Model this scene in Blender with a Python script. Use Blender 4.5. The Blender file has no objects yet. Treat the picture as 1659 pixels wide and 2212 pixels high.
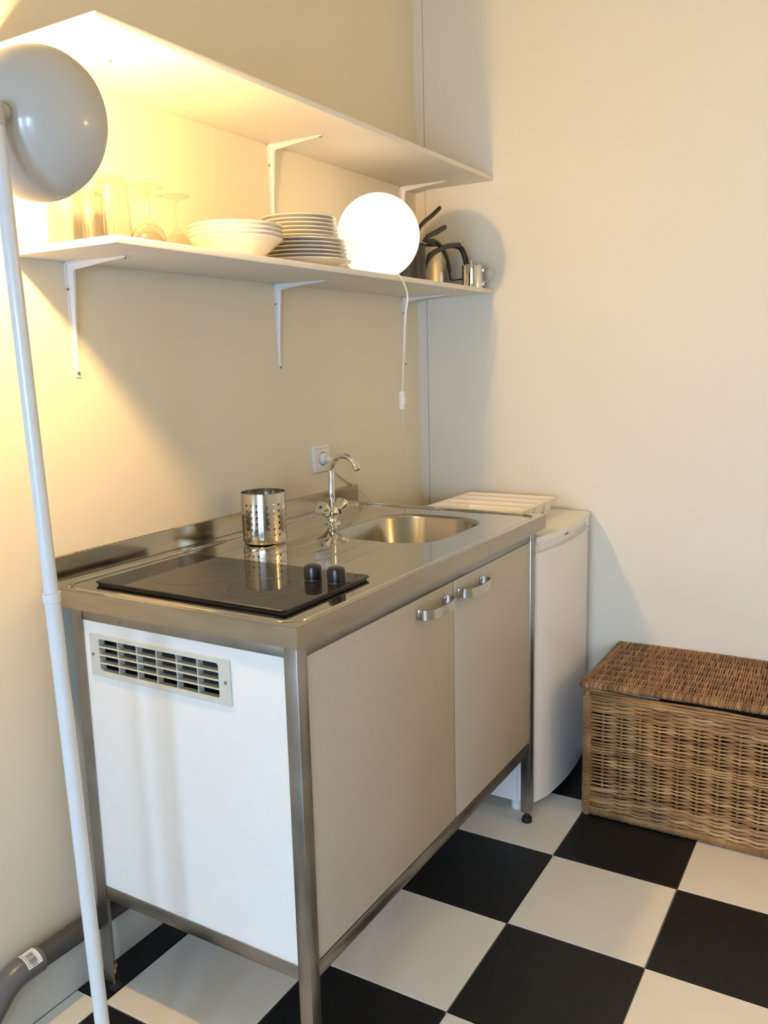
import bpy, bmesh, math, random
from mathutils import Vector, Matrix
random.seed(7)
PI = math.pi
SC = bpy.context.scene
COL = SC.collection

# ------------------------------------------------------------------ camera
CAM_F, CAM_R, CAM_U = Vector((.8434, .5094, -.1709)), Vector((.5131, -.858, -.0252)), Vector((.1594, .0665, .985))
cam_data = bpy.data.cameras.new('camera')
cam = bpy.data.objects.new('camera', cam_data)
COL.objects.link(cam)
m3 = Matrix((CAM_R, CAM_U, -CAM_F)).transposed()
cam.matrix_world = Matrix.Translation((-1.0715, -1.4413, 1.2957)) @ m3.to_4x4()
cam_data.sensor_fit = 'HORIZONTAL'
cam_data.sensor_width = 36
cam_data.lens = 1857.16 / 1659 * 36
cam_data.clip_start = .02
SC.camera = cam

# ------------------------------------------------------------------ world, lights, exposure
SC.view_settings.view_transform = 'Standard'
SC.view_settings.look = 'None'
SC.view_settings.gamma = 1
SC.view_settings.use_curve_mapping = False
SC.view_settings.exposure = 0.0
world = bpy.data.worlds.new('world')
SC.world = world
world.use_nodes = True
world.node_tree.nodes['Background'].inputs[0].default_value = (.53, .76, 1.0, 1)
world.node_tree.nodes['Background'].inputs[1].default_value = 6.0
SC.cycles.max_bounces = 10
SC.cycles.diffuse_bounces = 5
SC.cycles.caustics_reflective = False
SC.cycles.caustics_refractive = False

WIN_Y = [(-.75, -1.50), (-1.80, -2.55)]            # the two casements in the left wall
WIN_Z = (.20, 1.60)
WIN_POWER, WIN_COLOR = 150, (.455, .675, 1.0)
for a, b in WIN_Y:
    ld = bpy.data.lights.new('daylight', 'AREA')
    ld.shape = 'RECTANGLE'
    ld.size, ld.size_y = abs(b - a) + .15, 1.6
    ld.energy, ld.color = WIN_POWER, WIN_COLOR
    lo = bpy.data.objects.new('daylight', ld)
    COL.objects.link(lo)
    lo.location = (-3.85, (a + b) / 2, 1.35)                # sky seen from above the sill
    lo.rotation_euler = (PI / 2 - math.radians(35), 0, -PI / 2)
BULB_STRENGTH, BULB_COLOR = 2050, (1.0, .60, .22)
ROOM_LAMP_STRENGTH, ROOM_LAMP_COLOR = 38, (1.0, .61, .22)
BULB = Vector((-.15, -.2865, 1.667))
GLOBE_STRENGTH, GLOBE_COLOR = 1.3, (1.0, .80, .52)

# ------------------------------------------------------------------ dimensions
W = 1.57                       # right wall
L, H, D = 1.141, .8755, .6227  # worktop
RIM = .037
ZL, ZU, ST, SD = 1.5074, 1.8549, .0135, .2807      # shelves
ZT = ZL + ST
FX0, FX1, FY = .006, 1.075, -.616                    # cabinet frame
ROOM = (-3.2, W, -4.0, 0.0)
CEIL = 2.95

# ------------------------------------------------------------------ materials
MATS = {}
def mat(name, color, rough=.5, metal=0.0, noise=0.0, nscale=20, bump=0.0, bscale=200, stretch=None, rvar=0.0,
        spec=.5, coat=0.0, trans=0.0, ior=1.45, emit=None, estr=0.0, sss=0.0):
    if name in MATS:
        return MATS[name]
    m = bpy.data.materials.new(name)
    m.use_nodes = True
    nt = m.node_tree
    b = nt.nodes['Principled BSDF']
    b.inputs['Base Color'].default_value = (*color, 1)
    b.inputs['Roughness'].default_value = rough
    b.inputs['Metallic'].default_value = metal
    b.inputs['Specular IOR Level'].default_value = spec
    b.inputs['IOR'].default_value = ior
    b.inputs['Coat Weight'].default_value = coat
    b.inputs['Coat Roughness'].default_value = .08
    b.inputs['Transmission Weight'].default_value = trans
    if sss:
        b.inputs['Subsurface Weight'].default_value = sss
        b.inputs['Subsurface Radius'].default_value = (.03, .03, .03)
    if emit:
        b.inputs['Emission Color'].default_value = (*emit, 1)
        b.inputs['Emission Strength'].default_value = estr
    tc = nt.nodes.new('ShaderNodeTexCoord')
    mp = nt.nodes.new('ShaderNodeMapping')
    nt.links.new(tc.outputs['Object'], mp.inputs[0])
    if stretch:
        mp.inputs['Scale'].default_value = stretch
    if noise or rvar:
        n = nt.nodes.new('ShaderNodeTexNoise')
        n.inputs['Scale'].default_value = nscale
        n.inputs['Detail'].default_value = 5
        nt.links.new(mp.outputs[0], n.inputs['Vector'])
        if noise:
            r = nt.nodes.new('ShaderNodeMapRange')
            r.inputs['From Min'].default_value = .3
            r.inputs['From Max'].default_value = .7
            r.inputs['To Min'].default_value = 1 - noise
            r.inputs['To Max'].default_value = 1 + noise
            nt.links.new(n.outputs['Fac'], r.inputs['Value'])
            v = nt.nodes.new('ShaderNodeVectorMath')
            v.operation = 'SCALE'
            v.inputs[0].default_value = color
            nt.links.new(r.outputs[0], v.inputs['Scale'])
            nt.links.new(v.outputs[0], b.inputs['Base Color'])
        if rvar:
            r2 = nt.nodes.new('ShaderNodeMapRange')
            r2.inputs['From Min'].default_value = .3
            r2.inputs['From Max'].default_value = .7
            r2.inputs['To Min'].default_value = max(.01, rough - rvar)
            r2.inputs['To Max'].default_value = rough + rvar
            nt.links.new(n.outputs['Fac'], r2.inputs['Value'])
            nt.links.new(r2.outputs[0], b.inputs['Roughness'])
    if bump:
        n2 = nt.nodes.new('ShaderNodeTexNoise')
        n2.inputs['Scale'].default_value = bscale
        n2.inputs['Detail'].default_value = 3
        nt.links.new(mp.outputs[0], n2.inputs['Vector'])
        bp = nt.nodes.new('ShaderNodeBump')
        bp.inputs['Strength'].default_value = bump
        bp.inputs['Distance'].default_value = .002
        nt.links.new(n2.outputs['Fac'], bp.inputs['Height'])
        nt.links.new(bp.outputs[0], b.inputs['Normal'])
    MATS[name] = m
    return m

M_WALL = mat('wall_paint', (.79, .725, .57), .55, noise=.03, nscale=1.6, bump=.25, bscale=9, stretch=(1, 1, .3))
M_WALLR = mat('wall_paint_right', (.79, .74, .62), .55, noise=.025, nscale=1.5, bump=.25, bscale=7)
M_CEIL = mat('ceiling_paint', (.78, .71, .50), .8, noise=.03)
M_BASEB = mat('baseboard_paint', (.66, .68, .64), .5, noise=.06, nscale=14)
M_TW = mat('cream_tile', (.80, .77, .70), .42, noise=.04, nscale=5, bump=.12, bscale=60)
M_TB = mat('black_tile', (.011, .011, .012), .42, noise=.3, nscale=30, bump=.12, bscale=60, spec=.35)
M_SUB = mat('tile_joint', (.45, .42, .35), .8, noise=.1)
M_UPST = mat('upstand_steel', (.50, .46, .38), .17, 1, noise=.06, nscale=9, rvar=.04, stretch=(1, 1, 5))
M_STEEL = mat('polished_steel', (.63, .60, .53), .07, 1, noise=.03, nscale=6, rvar=.025, stretch=(1, 6, 1))
M_STEELB = mat('brushed_steel', (.43, .38, .30), .36, 1, noise=.10, nscale=9, rvar=.06, stretch=(1, 1, 5))
M_FRAME = mat('frame_steel', (.31, .30, .285), .33, 1, noise=.16, nscale=11, rvar=.08)
M_BASIN = mat('basin_steel', (.43, .41, .36), .22, 1, noise=.04, nscale=40, stretch=(1, 1, .1))
M_CHROME = mat('chrome', (.78, .76, .72), .05, 1)
M_HANDLE = mat('satin_chrome', (.55, .52, .46), .2, 1, noise=.05, nscale=30)
M_LAM = mat('white_laminate', (.80, .79, .76), .4, noise=.012, nscale=40, bump=.05, bscale=400)
M_DOOR = mat('beige_laminate', (.47, .43, .365), .42, noise=.015, nscale=40, bump=.08, bscale=500)
M_SHELF = mat('shelf_laminate', (.80, .77, .71), .42, noise=.02, nscale=8, bump=.1, bscale=150)
M_WHITE = mat('white_enamel', (.80, .80, .79), .3, noise=.015, nscale=6)
M_FRIDGE = mat('fridge_enamel', (.80, .79, .77), .32, bump=.15, bscale=500, noise=.01)
M_WPL = mat('white_plastic', (.82, .80, .76), .38, noise=.02)
M_TRAY = mat('tray_plastic', (.86, .82, .76), .35, noise=.01)
M_GRILL = mat('grey_plastic', (.56, .57, .52), .5, noise=.03)
M_DARK = mat('inside_shade_black', (.03, .03, .03), .9, noise=.2)  # near black, shade of the cabinet's interior put into the colour
M_BLACKP = mat('black_plastic', (.013, .013, .013), .25, noise=.15)
M_BLACKM = mat('matt_black_plastic', (.014, .013, .011), .45, noise=.2)
M_GLASSTOP = mat('ceramic_glass', (.012, .012, .011), .03, spec=.42, noise=.1)
M_RING = mat('printed_ring', (.045, .045, .04), .3, noise=.1)
M_SHADE = mat('grey_lamp_paint', (.55, .535, .50), .22, noise=.015, coat=.4)
M_POLE = mat('white_pole_paint', (.74, .76, .78), .25, noise=.015, coat=.3)
M_BRACKET = mat('bracket_enamel', (.80, .78, .77), .3, noise=.02)
M_PIPE = mat('grey_pipe', (.065, .063, .062), .38, noise=.1, nscale=14)
M_CERAMIC = mat('white_ceramic', (.82, .79, .73), .16, noise=.015, coat=.4)
M_GLASS = mat('clear_glass', (.97, .98, .97), .01, trans=1.0, ior=1.45, noise=.005)
def thin_glass(name):
    m = bpy.data.materials.new(name)
    m.use_nodes = True
    nt = m.node_tree
    nt.nodes.remove(nt.nodes['Principled BSDF'])
    tr = nt.nodes.new('ShaderNodeBsdfTransparent')
    tr.inputs[0].default_value = (.955, .95, .93, 1)
    gs = nt.nodes.new('ShaderNodeBsdfGlossy')
    gs.inputs['Roughness'].default_value = .03
    lw = nt.nodes.new('ShaderNodeLayerWeight')
    lw.inputs[0].default_value = .5
    pw = nt.nodes.new('ShaderNodeMath')
    pw.operation = 'POWER'
    pw.inputs[1].default_value = 4.0
    nt.links.new(lw.outputs['Facing'], pw.inputs[0])
    ma = nt.nodes.new('ShaderNodeMath')
    ma.operation = 'MULTIPLY_ADD'
    ma.inputs[1].default_value = .6
    ma.inputs[2].default_value = .04
    nt.links.new(pw.outputs[0], ma.inputs[0])
    mx = nt.nodes.new('ShaderNodeMixShader')
    nt.links.new(ma.outputs[0], mx.inputs[0])
    nt.links.new(tr.outputs[0], mx.inputs[1])
    nt.links.new(gs.outputs[0], mx.inputs[2])
    nt.links.new(mx.outputs[0], nt.nodes['Material Output'].inputs[0])
    return m
M_GLASS = thin_glass('clear_thin_glass')
M_DKGREY = mat('dark_pot_paint', (.032, .028, .024), .4, noise=.2)
M_SATIN = mat('satin_steel', (.60, .54, .42), .33, 1, noise=.05, nscale=8)
M_SCREW = mat('screw_metal', (.30, .27, .23), .35, 1, noise=.1)
M_BRASS = mat('brass', (.62, .42, .18), .3, 1, noise=.1)
M_RUBBER = mat('black_rubber', (.012, .012, .012), .7, noise=.1)
M_CORD = mat('white_cord', (.80, .76, .68), .45, noise=.02)
M_BLUE = mat('blue_dot', (.02, .03, .25), .3, noise=.05)
M_LINING = mat('dark_lining', (.012, .010, .009), .9, noise=.2)
M_SHEET = mat('pale_cloth', (.35, .38, .42), .8, noise=.1)
M_PRINT = mat('dark_print', (.05, .045, .04), .5, noise=.05)
M_STICKER = mat('sticker_paper', (.72, .73, .74), .5, noise=.03)
M_BULB = mat('lit_bulb', (1, 1, 1), .4, emit=BULB_COLOR, estr=BULB_STRENGTH)
M_GLOBE = mat('opal_glass', (.92, .90, .86), .2, noise=.005, emit=GLOBE_COLOR, estr=GLOBE_STRENGTH, sss=.6)

def wicker_mat(name, c1, c2, c3, scale, stretch):
    m = bpy.data.materials.new(name)
    m.use_nodes = True
    nt = m.node_tree
    b = nt.nodes['Principled BSDF']
    b.inputs['Roughness'].default_value = .33
    b.inputs['Specular IOR Level'].default_value = .5
    tc = nt.nodes.new('ShaderNodeTexCoord')
    mp = nt.nodes.new('ShaderNodeMapping')
    mp.inputs['Scale'].default_value = stretch
    nt.links.new(tc.outputs['Object'], mp.inputs[0])
    n = nt.nodes.new('ShaderNodeTexNoise')
    n.inputs['Scale'].default_value = scale
    n.inputs['Detail'].default_value = 4
    nt.links.new(mp.outputs[0], n.inputs['Vector'])
    r = nt.nodes.new('ShaderNodeValToRGB')
    r.color_ramp.elements[0].position = .32
    r.color_ramp.elements[0].color = (*c1, 1)
    r.color_ramp.elements[1].position = .68
    r.color_ramp.elements[1].color = (*c3, 1)
    e = r.color_ramp.elements.new(.5)
    e.color = (*c2, 1)
    nt.links.new(n.outputs['Fac'], r.inputs[0])
    nt.links.new(r.outputs[0], b.inputs['Base Color'])
    return m
M_WICK = wicker_mat('wicker_weave', (.19, .075, .025), (.36, .18, .062), (.58, .34, .135), 7, (1, 1, 14))
M_WICKL = wicker_mat('wicker_lid', (.16, .075, .03), (.29, .15, .062), (.46, .27, .12), 8, (1, 14, 1))
M_STAKE = wicker_mat('wicker_stake', (.20, .095, .04), (.32, .17, .07), (.46, .27, .12), 10, (1, 1, 1))

# ------------------------------------------------------------------ mesh helpers
def BM():
    return bmesh.new()

def box(bm, x0, y0, z0, x1, y1, z1, bev=0.0, seg=2):
    r = bmesh.ops.create_cube(bm, size=1)
    vs = r['verts']
    for v in vs:
        v.co = Vector(((x0 + x1) / 2 + v.co.x * (x1 - x0), (y0 + y1) / 2 + v.co.y * (y1 - y0), (z0 + z1) / 2 + v.co.z * (z1 - z0)))
    if bev:
        es = list({e for v in vs for e in v.link_edges})
        bmesh.ops.bevel(bm, geom=es, offset=bev, segments=seg, affect='EDGES', profile=.5)
    return bm

def frames(pts, closed=False):
    n = len(pts)
    T = []
    for i in range(n):
        a = pts[(i - 1) % n] if (closed or i > 0) else pts[i]
        b = pts[(i + 1) % n] if (closed or i < n - 1) else pts[i]
        T.append((b - a).normalized())
    ref = Vector((0, 0, 1)) if abs(T[0].z) < .9 else Vector((1, 0, 0))
    N = [(ref - T[0] * ref.dot(T[0])).normalized()]
    for i in range(1, n):
        v = N[-1] - T[i] * N[-1].dot(T[i])
        N.append(v.normalized())
    return T, N

def tube(bm, pts, r, n=8, closed=False, caps=True, flat=1.0):
    """tube along pts; r a number or a list; flat squashes the second axis"""
    pts = [Vector(p) for p in pts]
    T, N = frames(pts, closed)
    rs = r if isinstance(r, (list, tuple)) else [r] * len(pts)
    rings = []
    for p, t, nn, rr in zip(pts, T, N, rs):
        b = t.cross(nn)
        rings.append([bm.verts.new(p + nn * math.cos(2 * PI * k / n) * rr + b * math.sin(2 * PI * k / n) * rr * flat) for k in range(n)])
    m = len(rings)
    for i in range(m if closed else m - 1):
        A, B = rings[i], rings[(i + 1) % m]
        for k in range(n):
            bm.faces.new((A[k], A[(k + 1) % n], B[(k + 1) % n], B[k]))
    if caps and not closed:
        bm.faces.new(list(reversed(rings[0])))
        bm.faces.new(rings[-1])
    return bm

def lathe(bm, prof, c=(0, 0, 0), n=48, axis=None):
    """revolve (r, h) profile about the axis through c"""
    c = Vector(c)
    ax = Vector(axis).normalized() if axis else Vector((0, 0, 1))
    u = ax.orthogonal().normalized() if axis else Vector((1, 0, 0))
    v = ax.cross(u)
    rings = []
    for r, h in prof:
        if r < 1e-6:
            rings.append([bm.verts.new(c + ax * h)])
        else:
            rings.append([bm.verts.new(c + ax * h + u * math.cos(2 * PI * k / n) * r + v * math.sin(2 * PI * k / n) * r) for k in range(n)])
    for A, B in zip(rings, rings[1:]):
        for k in range(n):
            a, b = A[k % len(A)], A[(k + 1) % len(A)]
            d, e = B[k % len(B)], B[(k + 1) % len(B)]
            f = []
            for q in (a, b, e, d):
                if q not in f:
                    f.append(q)
            if len(f) > 2:
                bm.faces.new(f)
    return bm

def cyl(bm, c, r, h, n=24, axis=None):
    return lathe(bm, [(0, 0), (r, 0), (r, h), (0, h)], c, n, axis)

def prism(bm, poly, d0, d1, axis='y'):
    """extrude a 2D outline between d0 and d1 along an axis"""
    def P(a, b, d):
        return Vector({'y': (a, d, b), 'x': (d, a, b), 'z': (a, b, d)}[axis])
    A = [bm.verts.new(P(a, b, d0)) for a, b in poly]
    B = [bm.verts.new(P(a, b, d1)) for a, b in poly]
    n = len(poly)
    for i in range(n):
        bm.faces.new((A[i], A[(i + 1) % n], B[(i + 1) % n], B[i]))
    bm.faces.new(list(reversed(A)))
    bm.faces.new(B)
    return bm

def rrect(x0, y0, x1, y1, r, n=8):
    pts = []
    for cx, cy, a in ((x1 - r, y1 - r, 0), (x0 + r, y1 - r, 90), (x0 + r, y0 + r, 180), (x1 - r, y0 + r, 270)):
        for k in range(n + 1):
            t = math.radians(a + 90 * k / n)
            pts.append((cx + r * math.cos(t), cy + r * math.sin(t)))
    return pts

def loft(bm, loops, cap0=False, cap1=False):
    rings = [[bm.verts.new(p) for p in lp] for lp in loops]
    n = len(rings[0])
    for A, B in zip(rings, rings[1:]):
        for k in range(n):
            bm.faces.new((A[k], A[(k + 1) % n], B[(k + 1) % n], B[k]))
    if cap0:
        bm.faces.new(list(reversed(rings[0])))
    if cap1:
        bm.faces.new(rings[-1])
    return rings

def planar(bm, loops, z):
    """flat face with holes: loops of (x, y)"""
    es = []
    for lp in loops:
        vs = [bm.verts.new((x, y, z)) for x, y in lp]
        for i in range(len(vs)):
            es.append(bm.edges.new((vs[i], vs[(i + 1) % len(vs)])))
    bmesh.ops.triangle_fill(bm, edges=es, use_beauty=True, normal=(0, 0, 1))

def smooth_path(pts, k=6, closed=False):
    """Catmull-Rom"""
    P = [Vector(p) for p in pts]
    n = len(P)
    out = []
    for i in range(n - 1):
        p0, p1, p2, p3 = P[max(i - 1, 0)], P[i], P[i + 1], P[min(i + 2, n - 1)]
        for j in range(k):
            t = j / k
            out.append(.5 * ((2 * p1) + (p2 - p0) * t + (2 * p0 - 5 * p1 + 4 * p2 - p3) * t * t + (3 * p1 - p0 - 3 * p2 + p3) * t ** 3))
    out.append(P[-1])
    return out

def obj(name, bm, m, parent=None, angle=35, base=None):
    """link a bmesh built in world coordinates as ONE object"""
    bmesh.ops.recalc_face_normals(bm, faces=bm.faces)
    me = bpy.data.meshes.new(name)
    org = Vector(base) if base is not None else Vector((0, 0, 0))
    par_w = parent['_w'] if parent is not None else None
    if parent is not None and base is None:
        org = Vector(par_w)
    if org.length:
        bmesh.ops.translate(bm, verts=bm.verts, vec=-org)
    bm.to_mesh(me)
    bm.free()
    for p in me.polygons:
        p.use_smooth = True
    me.set_sharp_from_angle(angle=math.radians(angle))
    me.materials.append(m)
    o = bpy.data.objects.new(name, me)
    COL.objects.link(o)
    if parent is not None:
        o.parent = parent
        o.location = org - Vector(par_w)
    else:
        o.location = org
    o['_w'] = tuple(org)
    return o

def tag(o, label=None, cat=None, group=None, kind=None):
    if label: o['label'] = label
    if cat: o['category'] = cat
    if group: o['group'] = group
    if kind: o['kind'] = kind
    return o

def thing(name, loc, label, cat, group=None):
    o = bpy.data.objects.new(name, None)
    o.empty_display_size = .05
    COL.objects.link(o)
    o.location = loc
    o['_w'] = tuple(loc)
    return tag(o, label, cat, group)

def struct(name, bm, m, parent=None, **k):
    o = obj(name, bm, m, parent, **k)
    if parent is None:
        o['kind'] = 'structure'
    return o

# ------------------------------------------------------------------ the setting
x0, x1, y0, y1 = ROOM
floor = struct('floor', box(BM(), x0 - .1, y0 - .1, -.12, x1 + .1, y1 + .1, -.006), M_SUB)
TX, TY, TS, TH = .9348, -.7249, .318, .0095
cc, ss = math.cos(TH), math.sin(TH)
def clip(poly, ax, val, keep_less):
    out = []
    for i in range(len(poly)):
        a, b = poly[i], poly[(i + 1) % len(poly)]
        ia = (a[ax] <= val) == keep_less
        ib = (b[ax] <= val) == keep_less
        if ia: out.append(a)
        if ia != ib:
            t = (val - a[ax]) / (b[ax] - a[ax])
            out.append((a[0] + (b[0] - a[0]) * t, a[1] + (b[1] - a[1]) * t))
    return out
tile_mesh = {}
for i in range(-14, 4):
    for j in range(-12, 4):
        g = .0016
        cs = [(i * TS + g, j * TS + g), ((i + 1) * TS - g, j * TS + g), ((i + 1) * TS - g, (j + 1) * TS - g), (i * TS + g, (j + 1) * TS - g)]
        poly = [(TX + cc * a - ss * b, TY + ss * a + cc * b) for a, b in cs]
        c2 = poly
        for ax, val, less in ((0, x1 - .001, True), (0, x0 + .001, False), (1, -.0195, True), (1, y0 + .001, False)):
            c2 = clip(c2, ax, val, less)
            if len(c2) < 3: break
        if len(c2) < 3: continue
        col = M_TB if (i + j) % 2 else M_TW
        o0 = Vector((poly[0][0], poly[0][1], 0))
        whole = len(c2) == 4 and all(abs(a[0] - b[0]) + abs(a[1] - b[1]) < 1e-6 for a, b in zip(poly, c2))
        key = col.name if whole else None
        if key in tile_mesh:
            o = bpy.data.objects.new('tile', tile_mesh[key])
            COL.objects.link(o)
            o.location = o0
            o.parent = floor
            continue
        area = abs(sum(c2[k][0] * c2[(k + 1) % len(c2)][1] - c2[(k + 1) % len(c2)][0] * c2[k][1] for k in range(len(c2)))) / 2
        if area < 2e-4: continue
        bm = prism(BM(), c2, -.0065, 0, 'z')
        top = [e for e in bm.edges if all(v.co.z > -.001 for v in e.verts)]
        bmesh.ops.bevel(bm, geom=top, offset=.0008, segments=1, affect='EDGES')
        o = obj('tile', bm, col, floor, base=o0)
        if whole: tile_mesh[key] = o.data

# back wall (the kitchen wall), right wall in panels with a visible joint, left wall with two casements
wb = struct('wall_back', box(BM(), x0 - .1, 0, -.1, x1 + .1, .1, CEIL), M_WALL)
bm = BM()
box(bm, x1, y0 - .1, -.1, x1 + .1, -.0378, CEIL)
box(bm, x1, -.0352, -.1, x1 + .1, -.0002, CEIL)
box(bm, x1 + .004, -.05, -.1, x1 + .09, -.02, CEIL)
struct('wall_right', bm, M_WALLR)
bm = BM()
yy = [y1 - .0002, WIN_Y[0][0], WIN_Y[0][1], WIN_Y[1][0], WIN_Y[1][1], y0 + .0002]
for k in (0, 2, 4):
    box(bm, x0 - .12, yy[k + 1], -.1, x0, yy[k], CEIL)
for a, b in WIN_Y:
    box(bm, x0 - .12, b, -.1, x0, a, WIN_Z[0])
    box(bm, x0 - .12, b, WIN_Z[1], x0, a, CEIL)
struct('wall_left', bm, M_WALL)
struct('wall_front', box(BM(), x0 - .1, y0 - .1, -.1, x1 + .1, y0, CEIL), M_WALL)
struct('ceiling', box(BM(), x0 - .12, y0 - .1, CEIL, x1 + .1, y1 + .1, CEIL + .1), M_CEIL)
for n, (a, b) in enumerate(WIN_Y):
    bm = BM()
    z0, z1 = WIN_Z
    fx0, fx1 = x0 - .08, x0 - .03
    for (p, q, r, s) in ((a - .04, a - .001, z0 + .001, z1 - .001), (b + .001, b + .04, z0 + .001, z1 - .001), (b + .041, a - .041, z0 + .001, z0 + .045), (b + .041, a - .041, z1 - .045, z1 - .001)):
        box(bm, fx0, p, r, fx1, q, s, .004)
    wf = struct('window_%d' % (n + 1), bm, M_WHITE)
    mid = (a + b) / 2
    obj('mullion', box(BM(), fx0, mid - .025, z0 + .046, fx1, mid + .025, z1 - .046, .003), M_WHITE, wf)
    for q in (.35, .68):
        for s in (-1, 1):
            zz = z0 + (z1 - z0) * q
            ya, yb = sorted((mid + s * .026, (a - .041) if s > 0 else (b + .041)))
            obj('glazing_bar', box(BM(), fx0 + .01, ya, zz - .012, fx1 - .01, yb, zz + .012), M_WHITE, wf)
struct('baseboard_back', box(BM(), x0, -.02, 0, x1 - .001, -.0002, .104, .003), M_BASEB)

# ------------------------------------------------------------------ kitchen cabinet
cabx, caby = (FX0 + FX1) / 2, (FY - .063) / 2
cab = thing('kitchen_cabinet', (cabx, caby, 0), 'white laminate sink cabinet in a steel tube frame standing on legs along the wall', 'cabinet')
LW = .028
def legpart(xa, ya, foot):
    xb, yb = xa + LW, ya + LW
    if ya > -.2:                                     # the rear legs are angle iron
        t = .003
        if xa < .5: lp = [(xa, ya), (xa + t, ya), (xa + t, yb - t), (xb, yb - t), (xb, yb), (xa, yb)]
        else: lp = [(xb, ya), (xb, yb), (xa, yb), (xa, yb - t), (xb - t, yb - t), (xb - t, ya)]
        o = obj('leg', prism(BM(), lp, .020, H - RIM, 'z'), M_FRAME, cab)
    else:
        o = obj('leg', box(BM(), xa, ya, .032, xb, yb, H - RIM, .0018), M_FRAME, cab)
    cx, cy = (xa + xb) / 2, (ya + yb) / 2
    bm = BM()
    lathe(bm, [(0, 0), (.0145, 0), (.015, .005), (.013, .014), (.007, .016), (.007, .0318), (0, .0318)], (cx, cy, .0005), 20)
    obj('foot', bm, M_RUBBER, o)
    if foot:
        bm = BM()
        cyl(bm, (cx, cy, .0322), .0050, .014, 12)
        lathe(bm, [(0, 0), (.0075, 0), (.0080, .004), (.0075, .009), (0, .010)], (cx, cy, .0465), 6)
        obj('adjusting_bolt', bm, M_BRASS, o)
    return o
legs = [legpart(FX0, FY, False), legpart(FX1 - LW, FY, False), legpart(FX0, -.0965, True), legpart(FX1 - LW, -.0965, False)]
RT0, RT1, RB0, RB1 = .8175, .838, .217, .247
def rail(a): obj('rail', box(BM(), *a, .0012), M_FRAME, cab)
xi0, xi1 = FX0 + LW, FX1 - LW
yi0, yi1 = FY + LW, -.0965
for z0, z1 in ((RT0, RT1), (RB0, RB1)):
    rail((xi0, FY + .001, z0, xi1, FY + .022, z1))
    rail((xi0, yi1 + .005, z0, xi1, yi1 + .026, z1))
    rail((FX0 + .001, yi0, z0, FX0 + .022, yi1, z1))
    rail((FX1 - .022, yi0, z0, FX1 - .001, yi1, z1))
# end panel with the opening for the grille
GY0, GY1, GZ0, GZ1 = -.446, -.133, .7135, .7905
bm = BM()
pz0, pz1 = RB1, RT0
py0, py1 = yi0, yi1
for a in ((py0, pz0, py1, GZ0), (py0, GZ1, py1, pz1), (py0, GZ0, GY0, GZ1), (GY1, GZ0, py1, GZ1)):
    box(bm, FX0 + .003, a[0], a[1], FX0 + .016, a[2], a[3])
bmesh.ops.remove_doubles(bm, verts=bm.verts, dist=1e-5)
obj('end_panel', bm, M_LAM, cab, angle=30)
obj('end_panel', box(BM(), FX1 - .016, py0, pz0, FX1 - .003, py1, pz1), M_LAM, cab)
obj('bottom_panel', box(BM(), xi0, yi0, RB1 - .012, xi1, yi1, RB1 - .0005), M_LAM, cab)
obj('shade_box', box(BM(), FX0 + .05, GY0 - .06, .55, FX0 + .4, GY1 + .04, .812), M_DARK, cab)  # added black box behind the grille, painting the shade of the hollow interior
# grille
gy0, gy1, gz0, gz1 = -.4695, -.1125, .7105 - .002, .7935
gr_o = rrect(gy0, gz0 - .0, gy1, gz1, .004, 3)
iy0, iy1, iz0, iz1 = -.442, -.138, .7195, .7845
bm = BM()
outer, inner = rrect(gy0, gz0, gy1, gz1, .004, 4), rrect(iy0, iz0, iy1, iz1, .005, 4)
xs = FX0 + .003
loft(bm, [[(xs, a, b) for a, b in outer], [(xs - .0025, a, b) for a, b in outer], [(xs - .0025, a, b) for a, b in inner], [(xs + .012, a, b) for a, b in inner]])
grille = obj('ventilation_grille', bm, M_GRILL, cab)
rows, cols = 4, 6
for r in range(1, rows):
    z = iz0 + (iz1 - iz0) * r / rows
    bm = BM()
    prism(bm, [(xs - .0022, z - .001), (xs - .0022, z + .0012), (xs + .012, z + .0012), (xs + .012, z - .0004)], iy0 + .0002, iy1 - .0002, 'y')
    obj('horizontal_slat', bm, M_GRILL, grille)
for c in range(1, cols):
    y = iy0 + (iy1 - iy0) * c / cols
    obj('vertical_slat', box(BM(), xs - .0012, y - .001, iz0 + .0002, xs + .013, y + .001, iz1 - .0002), M_GRILL, grille)
for y, z in ((-.1207, .7515), (-.4577, .7515)):
    obj('screw', lathe(BM(), [(0, 0), (.0032, 0), (.003, .0012), (.0012, .0018), (0, .0014)], (xs - .0025, y, z), 14, (-1, 0, 0)), M_SCREW, grille)
# doors
for a, b in ((xi0 + .002, .5850), (.5890, xi1 - .002)):
    d = obj('door', box(BM(), a, FY + .002, pz0 + .002, b, FY + .019, pz1 - .002, .0012), M_DOOR, cab)
for k, (hx, door) in enumerate(((.4255, 0), (.6125, 1))):
    d = [o for o in cab.children if o.name.startswith('door')][door]
    z = .784
    yf = FY + .002
    span = .120
    bm = BM()
    pts = smooth_path([(hx, yf + .0, z), (hx - .004, yf - .014, z), (hx + .006, yf - .027, z), (hx + .03, yf - .033, z), (hx + span / 2, yf - .035, z),
                       (hx + span - .03, yf - .033, z), (hx + span - .006, yf - .027, z), (hx + span + .004, yf - .014, z), (hx + span, yf, z)], 5)
    T, N = frames(pts)
    rings = []
    for p, t in zip(pts, T):
        nrm = t.cross(Vector((0, 0, 1))).normalized()
        rings.append([p + nrm * a + Vector((0, 0, b)) for a, b in ((.0018, .0105), (.0018, -.0105), (-.0018, -.0105), (-.0018, .0105))])
    loft(bm, rings, True, True)
    for q in (0, 1):
        lathe(bm, [(0, 0), (.0115, 0), (.0115, .0025), (.009, .0038), (0, .004)], (hx + q * span, yf, z), 20, (0, -1, 0))
    obj('handle', bm, M_HANDLE, d, angle=40)
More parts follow.
